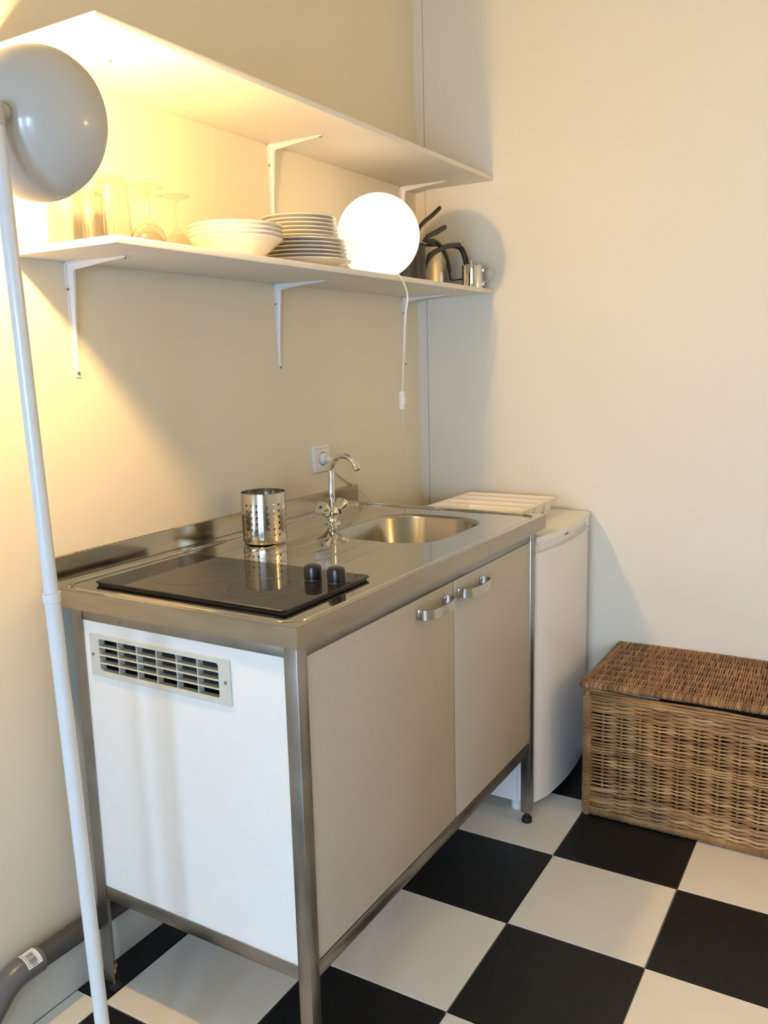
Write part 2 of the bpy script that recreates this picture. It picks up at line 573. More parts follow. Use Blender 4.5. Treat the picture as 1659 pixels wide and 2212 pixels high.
cab_screws = ((FX0, -.60, .52), (FX0, -.602, .30), (FX0, -.20, .826))
for p in cab_screws:
    obj('screw', lathe(BM(), [(0, 0), (.0022, 0), (.0016, .0008), (0, .0009)], p, 10, (-1, 0, 0)), M_SCREW, legs[0])

# ------------------------------------------------------------------ worktop
wt = thing('steel_worktop', (L / 2, -D / 2, H - RIM), 'stainless steel kitchen worktop with pressed drainer and raised back edge', 'worktop')
bm = BM()
outer = [(0, -D), (L, -D), (L, -.012), (0, -.012)]
rec_o = rrect(.013, -D + .016, L - .020, -.030, .045, 8)
rec_i = rrect(.016, -D + .019, L - .023, -.033, .042, 8)
basin = rrect(.655, -.512, 1.030, -.205, .105, 12)
planar(bm, [outer, rec_o], H)
loft(bm, [[(a, b, H) for a, b in rec_o], [(a, b, H - .003) for a, b in rec_i]])
planar(bm, [rec_i, basin], H - .003)
bmesh.ops.remove_doubles(bm, verts=bm.verts, dist=1e-5)
obj('top_sheet', bm, M_STEEL, wt, angle=15)
obj('pressed_bead', tube(BM(), [(a, b, H + .0001) for a, b in rec_o], .0014, 6, closed=True, flat=1.0), M_STEEL, wt)
bm = BM()
box(bm, 0, -D, H - RIM, L, -D + .0015, H - .0004)
box(bm, 0, -D + .0015, H - RIM, .0015, -.0008, H - .0004)
box(bm, L - .0015, -D + .0015, H - RIM, L, -.0008, H - .0004)
obj('rim', bm, M_STEELB, wt)
# upstand, its top ledge pierced with slots
HS = H + .0528
bm = BM()
box(bm, 0, -.013, H - .002, L, -.012, HS)
box(bm, 0, -.012, H - .03, .001, -.001, HS)
box(bm, L - .001, -.012, H - .03, L, -.001, HS)
zt0, zt1 = HS - .001, HS
box(bm, 0, -.012, zt0, L, -.0092, zt1)
box(bm, 0, -.0028, zt0, L, -.0006, zt1)
xc = .075
box(bm, 0, -.0092, zt0, xc, -.0028, zt1)
for k in range(20):
    box(bm, xc + .009, -.0092, zt0, xc + .0145, -.0028, zt1)
    xc += .0145
box(bm, xc, -.0092, zt0, L, -.0028, zt1)
obj('upstand', bm, M_UPST, wt)
# basin
bm = BM()
def inset(lp, d):
    return rrect(.655 + d, -.512 + d, 1.03 - d, -.205 - d, .105 - d * .6, 12)
lv = [(basin, H - .003), (inset(0, .004), H - .0045), (inset(0, .008), H - .012), (inset(0, .016), H - .12), (inset(0, .028), H - .142), (inset(0, .05), H - .150)]
rg = loft(bm, [[(a, b, z) for a, b in lp] for lp, z in lv], cap1=True)
bs = obj('basin', bm, M_BASIN, wt, angle=50)
obj('drain', lathe(BM(), [(.045, 0), (.04, .002), (.03, .0), (.0, -.001)], (.84, -.36, H - .1495), 28), M_CHROME, bs)
# drainer beads
for k in range(6):
    y = -.115 - k * .062
    xa, xb = .385, .655
    n = 14
    pts = [(xa + (xb - xa) * t / n - .03 * (k % 2), y, H - .003) for t in range(n + 1)]
    rs = [.0004 + .0009 * math.sin(PI * t / n) ** .5 if 0 < t < n else .0003 for t in range(n + 1)]
    obj('drainer_bead', tube(BM(), pts, rs, 8, flat=4), M_STEEL, wt)

# ------------------------------------------------------------------ hob
hx0, hx1, hy0, hy1 = .057, .336, -.557, -.078
HZ = H - .003
hob = thing('ceramic_hob', ((hx0 + hx1) / 2, (hy0 + hy1) / 2, HZ), 'black ceramic glass hob with two faint rings set on the worktop', 'hob')
bm = BM()
box(bm, hx0 + .006, hy0 + .006, HZ + .0001, hx1 - .006, hy1 - .006, HZ + .004)
obj('hob_frame', bm, M_BLACKP, hob)
bm = BM()
ol = rrect(hx0, hy0, hx1, hy1, .010, 5)
il = rrect(hx0 + .0015, hy0 + .0015, hx1 - .0015, hy1 - .0015, .009, 5)
gz = HZ + .004
loft(bm, [[(a, b, gz) for a, b in il], [(a, b, gz + .0012) for a, b in ol], [(a, b, gz + .0032) for a, b in ol], [(a, b, gz + .0045) for a, b in il]], True, True)
obj('glass_plate', bm, M_GLASSTOP, hob, angle=25)
GZT = gz + .0045
for (cx, cy, r) in ((.193, -.224, .0915), (.162, -.425, .0735)):
    obj('cooking_ring', lathe(BM(), [(r - .0012, .0001), (r - .0012, .00025), (r + .0012, .00025), (r + .0012, .0001)], (cx, cy, GZT), 64), M_RING, hob)
for cx, cy in ((.2585, -.4715), (.2605, -.5255)):
    bm = BM()
    lathe(bm, [(0, .0), (.0168, 0), (.0166, .003), (.0172, .0035), (.0176, .022), (.0160, .0275), (.012, .0295), (0, .0300)], (cx, cy, GZT), 32)
    kn = obj('knob', bm, M_BLACKP, hob)
    obj('collar', lathe(BM(), [(.0172, .0), (.0186, .0), (.0186, .001), (.0172, .001)], (cx, cy, GZT), 32), M_RING, kn)
obj('indicator_lens', lathe(BM(), [(0, 0), (.006, 0), (.006, .002), (.003, .003), (0, .003)], (.322, -.531, GZT), 16), M_GLASS, hob)

# ------------------------------------------------------------------ utensil holder
ux, uy, ur, uh = .537, -.130, .0535, .124
uz = H - .003
uh_t = thing('utensil_holder', (ux, uy, uz), 'perforated stainless steel utensil holder, empty, beside the tap', 'utensil holder')
bm = BM()
NC = 24
zrow0, dz = .025, .0145
def wp(th, z): return (ux + ur * math.cos(th), uy + ur * math.sin(th), uz + z)
vc = {}
def V(th, z):
    k = (round(math.degrees(th) * 100) % 36000, round(z * 1e6))
    if k not in vc: vc[k] = bm.verts.new(wp(th, z))
    return vc[k]
th0 = math.radians(229.8)
st = math.radians(15)
zlo, zhi = zrow0 - dz / 2, zrow0 + dz * 5.5
for c in range(NC):
    a = th0 + st * (c - .5)
    hole = c % 4 != 3
    for r in range(6):
        za, zb = zlo + dz * r, zlo + dz * (r + 1)
        ring = [(0, 0), (.5, 0), (1, 0), (1, .5), (1, 1), (.5, 1), (0, 1), (0, .5)]
        O = [V(a + st * p, za + dz * q) for p, q in ring]
        if not hole:
            bm.faces.new((O[0], O[1], O[5], O[6], O[7])); bm.faces.new((O[1], O[2], O[3], O[4], O[5]))
            continue
        hr = .0034
        I = []
        for p, q in ring:
            ang = math.atan2(q - .5, p - .5)
            I.append(bm.verts.new(wp(a + st * .5 + hr * math.cos(ang) / ur, (za + zb) / 2 + hr * math.sin(ang))))
        for k in range(8):
            bm.faces.new((O[k], O[(k + 1) % 8], I[(k + 1) % 8], I[k]))
def band(zs, rs=None):
    prev = None
    for z, rr in zip(zs, rs or [ur] * len(zs)):
        ring = []
        for k in range(48):
            th = th0 + st * (k * .5 - .5)
            ring.append(V(th, z) if abs(rr - ur) < 1e-7 else bm.verts.new((ux + rr * math.cos(th), uy + rr * math.sin(th), uz + z)))
        if prev:
            for k in range(48):
                bm.faces.new((prev[k], prev[(k + 1) % 48], ring[(k + 1) % 48], ring[k]))
        prev = ring
    return prev
band([zhi, uh - .001, uh], [ur, ur, ur])
last = band([zlo, .008, .004, .0015, .0008], [ur, ur, ur - .0012, ur - .004, ur - .008])
bm.faces.new(last)
bmesh.ops.recalc_face_normals(bm, faces=bm.faces)
bmesh.ops.solidify(bm, geom=bm.faces[:], thickness=.0008)
body = obj('body', bm, mat('satin_holder_steel', (.66, .62, .55), .16, 1, noise=.02, nscale=30, stretch=(1, 1, .05)), uh_t, angle=50)
obj('rim', tube(BM(), [(ux + ur * math.cos(t), uy + ur * math.sin(t), uz + uh) for t in [2 * PI * k / 48 for k in range(48)]], .0011, 6, closed=True), M_STEEL, uh_t)

# ------------------------------------------------------------------ tap
tx, ty, tz = .812, -.141, H - .003
tap = thing('mixer_tap', (tx, ty, tz), 'chrome swan neck mixer tap with two cross handles behind the sink', 'tap')
bm = BM()
lathe(bm, [(0, 0), (.0215, 0), (.0215, .003), (.018, .006), (.013, .008), (.0125, .012), (.0165, .018), (.0175, .030), (.0150, .041), (.0115, .045), (0, .045)], (tx, ty, tz), 28)
obj('body', bm, M_CHROME, tap)
bm = BM()
path = [(tx, ty, tz + .042), (tx, ty, tz + .10), (tx, ty - .0005, tz + .125)]
R0 = .0415
pts = [Vector(p) for p in path]
cz = tz + .139
for k in range(0, 19):
    a = math.radians(180 - k * 10.0)
    p = Vector((tx, ty - R0 - R0 * math.cos(a), cz + 1.08 * R0 * math.sin(a)))
    if k <= 15: pts.append(p)
pts = smooth_path(pts, 2)
rs = [.0085 - .0018 * i / len(pts) for i in range(len(pts))]
tube(bm, pts, rs, 16)
obj('spout', bm, M_CHROME, tap, angle=50)
end = pts[-1]
dr = (pts[-1] - pts[-3]).normalized()
nz = obj('aerator', lathe(BM(), [(0, -.002), (.0088, -.002), (.0095, .003), (.0098, .015), (.0085, .0165), (.007, .0150), (0, .0150)], end, 24, dr), M_CHROME, tap)
for s, colr in ((-1, M_BLUE), (1, None)):
    ax = Vector((s * .80, -.06 * s, .60)).normalized()
    base = Vector((tx, ty, tz + .014)) + ax * .012
    bm = BM()
    lathe(bm, [(0, 0), (.0095, 0), (.0095, .014), (.0085, .015), (0, .015)], base, 20, ax)
    valve = obj('valve_neck', bm, M_CHROME, tap)
    obj('seal_ring', lathe(BM(), [(.0095, .013), (.0118, .013), (.0118, .0160), (.0095, .0160)], base, 20, ax), M_BLACKP, valve)
    bm = BM()
    n = 20
    ref = ax.orthogonal().normalized()
    rr = ax.cross(ref)
    loops = []
    for h, r, lob in ((.0162, .0115, 0), (.019, .0125, .0), (.030, .0155, .08), (.046, .0190, .14), (.0485, .0182, .14), (.0492, .0150, .12)):
        loops.append([base + ax * h + (ref * math.cos(2 * PI * k / n) + rr * math.sin(2 * PI * k / n)) * r * (1 + lob * math.cos(8 * PI * k / n) * .6) for k in range(n)])
    loft(bm, loops, True, True)
    kn = obj('handle', bm, M_CHROME, tap, angle=40)
    if colr:
        obj('cold_dot', cyl(BM(), base + ax * .0493, .0045, .0006, 16, ax), colr, kn)

# ------------------------------------------------------------------ shelves and brackets
def shelf(z, xa, word):
    o = obj('wall_shelf', box(BM(), xa, -SD, z, W - .002, -.0008, z + ST, .0012), M_SHELF, base=((xa + W) / 2, -SD / 2, z))
    return tag(o, word, 'shelf', 'white wall shelves above the worktop')
shelf(ZL, -.007, 'lower white wall shelf holding the crockery, glasses and globe lamp')
shelf(ZU, -.012, 'upper white wall shelf, with nothing standing on it')

def bracket(x, ztop, label):
    t = thing('shelf_bracket', (x, 0, ztop), label, 'bracket', 'white pressed steel shelf brackets')
    lv, lh, th = .225, .165, .0022
    def wid(s): return .0125 - .0065 * s     # half width of the plate along an arm
    # wall plate and shelf plate as one bent sheet
    bm = BM()
    prof = []                                 # (point, normal, half width)
    n = 10
    for k in range(n + 1):
        s = 1 - k / n
        prof.append((Vector((x, -.0005, ztop - .008 - (lv - .008) * s)), Vector((0, -1, 0)), wid(s)))
    prof.append((Vector((x, -.003, ztop - .003)), Vector((0, -.7, -.7)), .0125))
    for k in range(n + 1):
        s = k / n
        prof.append((Vector((x, -.008 - (lh - .008) * s, ztop - .0005)), Vector((0, 0, -1)), wid(s)))
    loops = []
    for p, nn, w in prof:
        loops.append([p + Vector((-w, 0, 0)), p + Vector((w, 0, 0)), p + Vector((w, 0, 0)) + nn * th, p + Vector((-w, 0, 0)) + nn * th])
    loft(bm, loops, True, True)
    obj('plate', bm, M_BRACKET, t)
    # pressed rib, deepest in the corner and tapering towards both ends
    bm = BM()
    loops = []
    def dep(s): return .002 + .013 * (1 - s) ** 1.3
    secs = []
    for k in range(13):
        s = 1 - k / 12 * .93
        secs.append((Vector((x, -.002, ztop - lv * s * .95)), Vector((0, -1, 0)), dep(s), .0068 - .0035 * s))
    for a in (22, 45, 68):
        ra = math.radians(a)
        secs.append((Vector((x, -.004, ztop - .004)), Vector((0, -math.cos(ra), -math.sin(ra))), .0185, .0068))
    for k in range(13):
        s = .07 + k / 12 * .93
        secs.append((Vector((x, -lh * s * .95, ztop - .002)), Vector((0, 0, -1)), dep(s), .0068 - .0035 * s))
    for p, nn, d, w in secs:
        loops.append([p + Vector((w * a, 0, 0)) + nn * (d * b) for a, b in ((-1, 0), (1, 0), (.8, .7), (.45, 1), (-.45, 1), (-.8, .7))])
    loft(bm, loops, True, True)
    obj('rib', bm, M_BRACKET, t, angle=50)
    for px, py, pz, ax in ((-.0085, -.0025, ztop - .052, (0, -1, 0)), (.0085, -.0025, ztop - .040, (0, -1, 0)), (0, -.0045, ztop - .217, (0, -1, 0)), (.0, -lh + .006, ztop - .0045, (0, 0, -1))):
        obj('screw', lathe(BM(), [(0, -.0018), (.0032, -.0018), (.003, .0008), (.001, .0013), (0, .0008)], (x + px, py, pz), 12, ax), M_SCREW, t)
    return t
for x, nm in ((.126, 'leftmost'), (.792, 'middle'), (1.474, 'rightmost')):
    bracket(x, ZL, '%s white steel bracket under the lower shelf' % nm)
    bracket(x, ZU, '%s white steel bracket under the upper shelf' % nm)

# ------------------------------------------------------------------ crockery
BX, BY = .457, -.155
for k in range(4):
    z = ZT + .0003 + k * .0092
    bm = BM()
    R = .1035
    hgt = .0505
    lathe(bm, [(0, .003), (.040, .003), (.042, 0), (.046, 0), (.048, .003), (.070, .020), (.090, .038), (R - .001, hgt - .004), (R, hgt - .001), (R - .002, hgt),
               (R - .006, hgt - .003), (.086, .041), (.066, .0245), (.045, .009), (0, .0075)], (BX + .002 * math.sin(k * 2), BY, z), 56)
    o = obj('bowl', bm, M_CERAMIC, base=(BX, BY, z))
    tag(o, 'white bowl, %s of the nested stack of four beside the wine glasses' % ('lowest', 'second from bottom', 'third from bottom', 'topmost')[k], 'bowl', 'nested white bowls on the lower shelf')
PX, PY = .708, -.150
z = ZT + .0003
def plate(name, R, hgt, foot, z, dx, dy, label, group, cat='plate'):
    bm = BM()
    t = .0036
    lathe(bm, [(0, .002), (foot - .003, .002), (foot - .002, 0), (foot + .001, 0), (foot + .003, .0025), (R * .84, hgt * .62), (R - .001, hgt - .0028), (R, hgt - .001),
               (R - .002, hgt), (R * .84, hgt * .62 + t), (foot, t + .002), (0, t + .002)], (PX + dx, PY + dy, z), 56)
    return tag(obj(name, bm, M_CERAMIC, base=(PX + dx, PY + dy, z)), label, cat, group)
plate('deep_plate', .120, .024, .06, z, .004, 0, 'wide white deep plate at the very bottom of the plate stack', 'stacked white plates', 'deep plate')
z += .0200
ordn = ['lowest', 'second from bottom', 'middle', 'second from top', 'topmost']
for k in range(5):
    plate('dinner_plate', .1105 - .0006 * k, .0135, .060, z, .003 - .001 * k, 0, 'larger white dinner plate, %s of the five above the deep plate' % ordn[k], 'stacked white plates')
    z += .0093
ordn = ['lowest', 'second from bottom', 'third from bottom', 'third from top', 'second from top', 'topmost']
for k in range(6):
    plate('side_plate', .0955 - .0007 * k, .0125, .054, z, -.001 - .0015 * k, .002, 'small white side plate, %s of the six crowning the plate stack' % ordn[k], 'stacked white plates')
    z += .0092

# glasses
def wine(x, y, hgt, label):
    t = thing('wine_glass', (x, y, ZT), label, 'wine glass', 'upturned wine glasses on the lower shelf')
    bm = BM()
    rb, bh = .031, .052
    prof = [(rb, .0004), (rb + .0012, .0004), (rb + .0012, .010), (rb - .0035, .023), (.016, .036), (.007, bh - .010), (.0042, bh - .004),
            (.0040, hgt - .014), (.007, hgt - .007), (.016, hgt - .004), (.0305, hgt - .0015), (.031, hgt - .0003), (.030, hgt), (0, hgt + .0001)]
    inner = [(0, bh - .0165), (.006, bh - .0175), (.014, .0335), (rb - .005, .0225), (rb, .010), (rb, .0004)]
    lathe(bm, inner + prof[1:], (x, y, ZT), 32)
    obj('glass_body', bm, M_GLASS, t, angle=60)
    return t
wine(.112, -.240, .100, 'upturned wine glass nearest the shelf edge, left of the other two')
wine(.181, -.170, .102, 'upturned wine glass in the middle, just behind the front one')
wine(.243, -.185, .108, 'upturned wine glass next to the bowls')
def tumbler(x, y, hgt, r, label):
    t = thing('tumbler', (x, y, ZT), label, 'glass', 'tumblers behind the lamp shade')
    bm = BM()
    lathe(bm, [(r * .98, .0004), (r, .0004), (r * .95, hgt * .5), (r * .86, hgt - .003), (r * .83, hgt), (0, hgt), (0, hgt - .008), (r * .76, hgt - .008), (r * .88, hgt * .5), (r * .945, .0004)], (x, y, ZT), 32)
    # close the lip
    obj('glass_body', bm, M_GLASS, t, angle=60)
tumbler(.062, -.205, .112, .034, 'tall upturned tumbler, rightmost of the tumblers')
tumbler(.098, -.105, .108, .033, 'upturned tumbler second from the right, nearer the wall')
tumbler(.022, -.130, .105, .033, 'upturned tumbler mostly hidden behind the lamp shade')

# ------------------------------------------------------------------ globe lamp, its cord, the socket
GX, GYY, GR = .990, -.200, .1115
gl = thing('globe_lamp', (GX, GYY, ZT), 'round white opal glass table lamp on the lower shelf', 'lamp')
bm = BM()
prof = [(.045, -math.sqrt(GR ** 2 - .045 ** 2))]
a0 = math.degrees(math.asin(.045 / GR))
for k in range(1, 41):
    a = math.radians(180 - a0 - (180 - a0) * k / 40)
    prof.append((GR * math.sin(a) if k < 40 else 0, GR * math.cos(a)))
GZC = ZT + .008 + math.sqrt(GR ** 2 - .045 ** 2)
lathe(bm, prof, (GX, GYY, GZC), 72)
obj('glass_globe', bm, M_GLOBE, gl, angle=80)
obj('base_ring', lathe(BM(), [(0, .0003), (.050, .0003), (.0515, .002), (.050, .0085), (.045, .0095), (0, .0095)], (GX, GYY, ZT), 48), M_WPL, gl)
bm = BM()
c1 = smooth_path([(.960, -.244, ZT + .0035), (.952, -.270, ZT + .0035), (.951, -.2835, ZT + .0015), (.968, -.288, ZT - .018), (.988, -.288, 1.468), (.987, -.280, 1.409), (.995, -.268, 1.324), (1.005, -.260, 1.27), (1.0105, -.2525, 1.218)], 8)
tube(bm, c1, .0022, 8)
obj('cord', bm, M_CORD, gl, angle=60)
sw = Vector((1.0105, -.252, 1.191))
obj('cord_switch', box(BM(), sw.x - .0085, sw.y - .007, sw.z - .0265, sw.x + .0085, sw.y + .007, sw.z + .0265, .005, 3), M_WPL, gl)
obj('switch_rocker', box(BM(), sw.x - .0055, sw.y - .0095, sw.z - .009, sw.x + .0055, sw.y - .0045, sw.z + .009, .0015, 2), M_TRAY, gl)
bm = BM()
c2 = smooth_path([(1.0105, -.252, 1.165), (1.036, -.240, 1.1065), (1.090, -.215, 1.021), (1.125, -.190, .934), (1.163, -.165, .866), (1.178, -.150, .83), (1.19, -.075, .80),
                  (1.205, -.05, .82), (1.212, -.012, .845), (1.205, -.010, .872), (1.165, -.006, .905), (1.09, -.005, .945), (1.035, -.006, .975), (1.000, -.018, .992), (.982, -.030, 1.010)], 6)
tube(bm, c2, .0019, 8)
obj('cord', bm, M_CORD, gl, angle=60)
sx, sz = .962, 1.027
bm = BM()
lathe(bm, [(0, .0), (.0172, 0), (.0172, .006), (.0155, .011), (.010, .014), (0, .0145)], (sx, -.0085, sz + .0), 24, (0, -1, 0))
tube(bm, smooth_path([(sx + .002, -.018, sz), (sx + .010, -.026, sz - .005), (sx + .016, -.029, sz - .014), (.9825, -.0300, 1.0095)], 4), [.0125] + [.0115] * 3 + [.0085] * 3 + [.006] * 3 + [.004] * 2 + [.003], 12)
obj('plug', bm, M_WPL, gl, angle=45)

so = thing('wall_socket', (sx, 0, sz), 'white square wall socket with a plug in it, behind the tap', 'socket')
bm = BM()
lp0, lp1 = rrect(sx - .0405, sz - .0405, sx + .0405, sz + .0405, .005, 4), rrect(sx - .036, sz - .036, sx + .036, sz + .036, .004, 4)
lp2 = rrect(sx - .028, sz - .030, sx + .028, sz + .030, .002, 4)
loft(bm, [[(a, -.0004, b) for a, b in lp0], [(a, -.006, b) for a, b in lp0], [(a, -.0105, b) for a, b in lp1], [(a, -.0105, b) for a, b in lp2], [(a, -.0090, b) for a, b in lp2]], True, False)
obj('cover_frame', bm, M_WPL, so)
bm = BM()
lp2 = rrect(sx - .0272, sz - .0292, sx + .0272, sz + .0292, .002, 6)
loft(bm, [[(a, -.0085, b) for a, b in lp2], [(a, -.0112, b) for a, b in lp2]], False, False)
circ = [(sx + .020 * math.cos(2 * PI * k / 28), sz + .020 * math.sin(2 * PI * k / 28)) for k in range(28)]
es = []
for lp in (lp2, circ):
    vs = [bm.verts.new((a, -.0112, b)) for a, b in lp]
    es += [bm.edges.new((vs[i], vs[(i + 1) % len(vs)])) for i in range(len(vs))]
bmesh.ops.triangle_fill(bm, edges=es, use_beauty=True, normal=(0, -1, 0))
loft(bm, [[(a, -.0112, b) for a, b in circ], [(a, -.003, b) for a, b in circ]], False, True)
obj('socket_insert', bm, M_WPL, so, angle=25)

# ------------------------------------------------------------------ pots and tools at the right end of the shelf
pt = thing('dark_pot', (1.165, -.20, ZT), 'dark grey pot holding black tools beside the globe lamp', 'pot')
bm = BM()
lathe(bm, [(0, .0003), (.043, .0003), (.045, .003), (.044, .102), (.0465, .104), (.0465, .107), (.044, .107), (.042, .103), (.0425, .006), (0, .005)], (1.165, -.20, ZT), 40)
obj('body', bm, M_DKGREY, pt)
obj('rim', tube(BM(), [(1.165 + .0465 * math.cos(2 * PI * k / 40), -.20 + .0465 * math.sin(2 * PI * k / 40), ZT + .107) for k in range(40)], .0013, 6, closed=True), M_SATIN, pt)
def tool(pts, rs, label, extra=None):
    bm = BM()
    rs = [v * .78 for v in rs]
    p = smooth_path(pts, 6)
    n = len(p)
    R = [rs[min(int(i / (n - 1) * (len(rs) - 1)), len(rs) - 2)] * (1 - (i / (n - 1) * (len(rs) - 1)) % 1) + rs[min(int(i / (n - 1) * (len(rs) - 1)) + 1, len(rs) - 1)] * ((i / (n - 1) * (len(rs) - 1)) % 1) if i < n - 1 else rs[-1] for i in range(n)]
    # rounded end
    d = (p[-1] - p[-2]).normalized()
    p += [p[-1] + d * R[-1] * .5, p[-1] + d * R[-1] * .8]
    R += [R[-1] * .85, R[-1] * .45]
    tube(bm, p, R, 12, flat=.7)
    if extra:
        q = smooth_path(extra[0], 6)
        RR = [extra[1] * .8 * (.75 + .25 * math.sin(PI * i / len(q))) for i in range(len(q))]
        d = (q[-1] - q[-2]).normalized()
        q += [q[-1] + d * extra[1] * .5]
        RR += [extra[1] * .4]
        tube(bm, q, RR, 12, flat=.7)
    return tag(obj('kitchen_tool', bm, M_BLACKM, base=p[0], angle=60), label, 'kitchen tool', 'black handled tools leaning out of the dark pot')
tool([(1.150, -.205, ZT + .02), (1.165, -.20, ZT + .075), (1.195, -.197, ZT + .112), (1.222, -.195, ZT + .150), (1.262, -.192, ZT + .178), (1.325, -.190, ZT + .208), (1.378, -.188, ZT + .236)],
     [.004, .005, .008, .0085, .0085, .009, .0088], 'black tool whose handle rises highest, pointing up to the right')
tool([(1.150, -.218, ZT + .015), (1.180, -.216, ZT + .085), (1.218, -.212, ZT + .108), (1.262, -.208, ZT + .138), (1.325, -.203, ZT + .158), (1.388, -.200, ZT + .180)],
     [.004, .006, .010, .010, .009, .010, .0095], 'black tool with two curved grips, one pointing up and one hanging down',
     ([(1.222, -.220, ZT + .112), (1.262, -.224, ZT + .124), (1.302, -.228, ZT + .112), (1.335, -.232, ZT + .082), (1.352, -.234, ZT + .045)], .0095))
tool([(1.185, -.235, ZT + .03), (1.200, -.238, ZT + .060), (1.215, -.240, ZT + .078), (1.262, -.240, ZT + .096), (1.335, -.238, ZT + .116), (1.415, -.236, ZT + .127)],
     [.004, .007, .012, .0105, .009, .010, .0095], 'black tool with the lowest, nearly level handle')
kx, ky, kr = 1.452, -.095, .070
kt = thing('coffee_pot', (kx, ky, ZT), 'satin steel pot with black rim and angular black handle behind the jug', 'coffee pot')
lathe_p = [(0, .0003), (kr - .002, .0003), (kr, .003), (kr * .99, .07), (kr * .93, .125), (kr * .91, .130), (kr * .88, .130), (kr * .90, .12), (0, .119)]
obj('body', lathe(BM(), lathe_p, (kx, ky, ZT), 48), M_SATIN, kt)
obj('rim', lathe(BM(), [(kr * .87, .1305), (kr * .935, .1305), (kr * .93, .1375), (kr * .80, .140), (0, .143), (0, .1305)], (kx, ky, ZT), 48), M_BLACKP, kt)
hd = Vector((.42, -.91, 0)).normalized()
def hp(d, z): return Vector((kx, ky, ZT)) + hd * d + Vector((0, 0, z))
obj('handle_frame', tube(BM(), [hp(.058, .132), hp(.082, .030), hp(.128, .034)], .0028, 8), M_BLACKP, kt)
obj('handle', tube(BM(), smooth_path([hp(.045, .134), hp(.085, .137), hp(.113, .130), hp(.126, .105), hp(.132, .075), hp(.134, .036)], 5), [.006] * 6 + [.0075] * 4 + [.0085] * 16, 12, flat=.8), M_BLACKP, kt)
jx, jy, jr = 1.508, -.235, .0335
jg = thing('steel_jug', (jx, jy, ZT), 'small polished steel lidded milk jug at the right end of the shelf', 'jug')
obj('body', lathe(BM(), [(0, .0003), (jr - .001, .0003), (jr, .0015), (jr * .99, .070), (jr * 1.01, .0715), (jr * .97, .0715), (jr * .96, .068), (0, .067)], (jx, jy, ZT), 40), M_CHROME, jg)
ld = obj('lid', lathe(BM(), [(0, .0722), (jr * 1.02, .0722), (jr * 1.01, .0740), (jr * .6, .0755), (0, .076)], (jx, jy, ZT), 40), M_CHROME, jg)
obj('lid_knob', lathe(BM(), [(0, .076), (.0028, .076), (.0028, .081), (.0042, .083), (.0042, .086), (0, .0865)], (jx - .004, jy + .002, ZT), 16), M_CHROME, ld)
jd = Vector((.30, -.954, 0)).normalized()
def jp(d, z): return Vector((jx, jy, ZT)) + jd * d + Vector((0, 0, z))
hdl = obj('handle', tube(BM(), smooth_path([jp(.034, .058), jp(.042, .066), jp(.056, .066), jp(.063, .054), jp(.056, .034), jp(.036, .016)], 5), .0016, 8), M_CHROME, jg)
for z in (.058, .016):
    obj('handle_mount', box(BM(), *(jp(.0335, z) - Vector((.004, .004, .007))), *(jp(.0335, z) + Vector((.004, .004, .007))), .001), M_CHROME, hdl)
obj('hinge', tube(BM(), [jp(.026, .0765), jp(.034, .082), jp(.040, .0775), jp(.037, .070)], .0022, 8), M_CHROME, ld)

# ------------------------------------------------------------------ fridge
fx0, fx1, fyb, fyf = 1.092, 1.555, -.085, -.560
fr = thing('small_fridge', ((fx0 + fx1) / 2, (fyb + fyf) / 2, 0), 'small white table top fridge with a curved door between cabinet and wall', 'fridge')
def front(y_side, y_mid, xa=fx0, xb=fx1, n=14, r=.012):
    pts = []
    for k in range(n + 1):
        t = k / n
        x = xa + (xb - xa) * t
        y = y_side + (y_mid - y_side) * (1 - (2 * t - 1) ** 2)
        pts.append((x, y))
    return pts
FZ = .818
obj('body', box(BM(), fx0, fyf, .035, fx1, fyb, .8025, .003), M_FRIDGE, fr)
fl = front(-.616, -.640)
poly = [(fx1, fyb), (fx0, fyb)] + fl
bm = prism(BM(), poly, .8030, FZ, 'z')
bmesh.ops.bevel(bm, geom=[e for e in bm.edges if abs(e.verts[0].co.z - e.verts[1].co.z) < 1e-6], offset=.004, segments=3, affect='EDGES')
obj('top', bm, M_FRIDGE, fr, angle=30)
# recessed grip band under the lid
fg = front(-.600, -.622, fx0 + .002, fx1 - .002)
bm = BM()
prism(bm, [(fx1 - .002, fyf - .001), (fx0 + .002, fyf - .001)] + fg, .735, .8025, 'z')
grip = obj('grip_recess', bm, M_FRIDGE, fr, angle=30)
# door with a proud top lip
fd = front(-.614, -.638)
rc = .016
fd = [(fx0, -.592), (fx0 + rc * .08, -.602), (fx0 + rc * .35, -.6105)] + [p for p in fd if fx0 + rc * .9 < p[0] < fx1 - rc * .9] + [(fx1 - rc * .35, -.6105), (fx1 - rc * .08, -.602), (fx1, -.592)]
poly = [(fx1, fyf - .001), (fx0, fyf - .001)] + fd
bm = prism(BM(), poly, .038, .7720, 'z')
bmesh.ops.bevel(bm, geom=[e for e in bm.edges if all(v.co.y < fyf - .01 for v in e.verts) and (abs(e.verts[0].co.z - e.verts[1].co.z) < 1e-6 or abs(e.verts[0].co.x - fx0) < 1e-4 or abs(e.verts[0].co.x - fx1) < 1e-4) and not (abs(e.verts[0].co.x - e.verts[1].co.x) > .2)], offset=.006, segments=3, affect='EDGES')
for a, b in ((fx0, fx0 + .013), (fx1 - .010, fx1)):
    box(bm, a, -.6135, .771, b, -.595, .7990, .003)
door = obj('door', bm, M_FRIDGE, fr, angle=30)
fd2 = [(a, b - .0012) for a, b in fd]
bm = prism(BM(), [(fx1, -.585), (fx0, -.585)] + fd2, .7600, .7735, 'z')
obj('door_lip', bm, M_FRIDGE, door, angle=30)
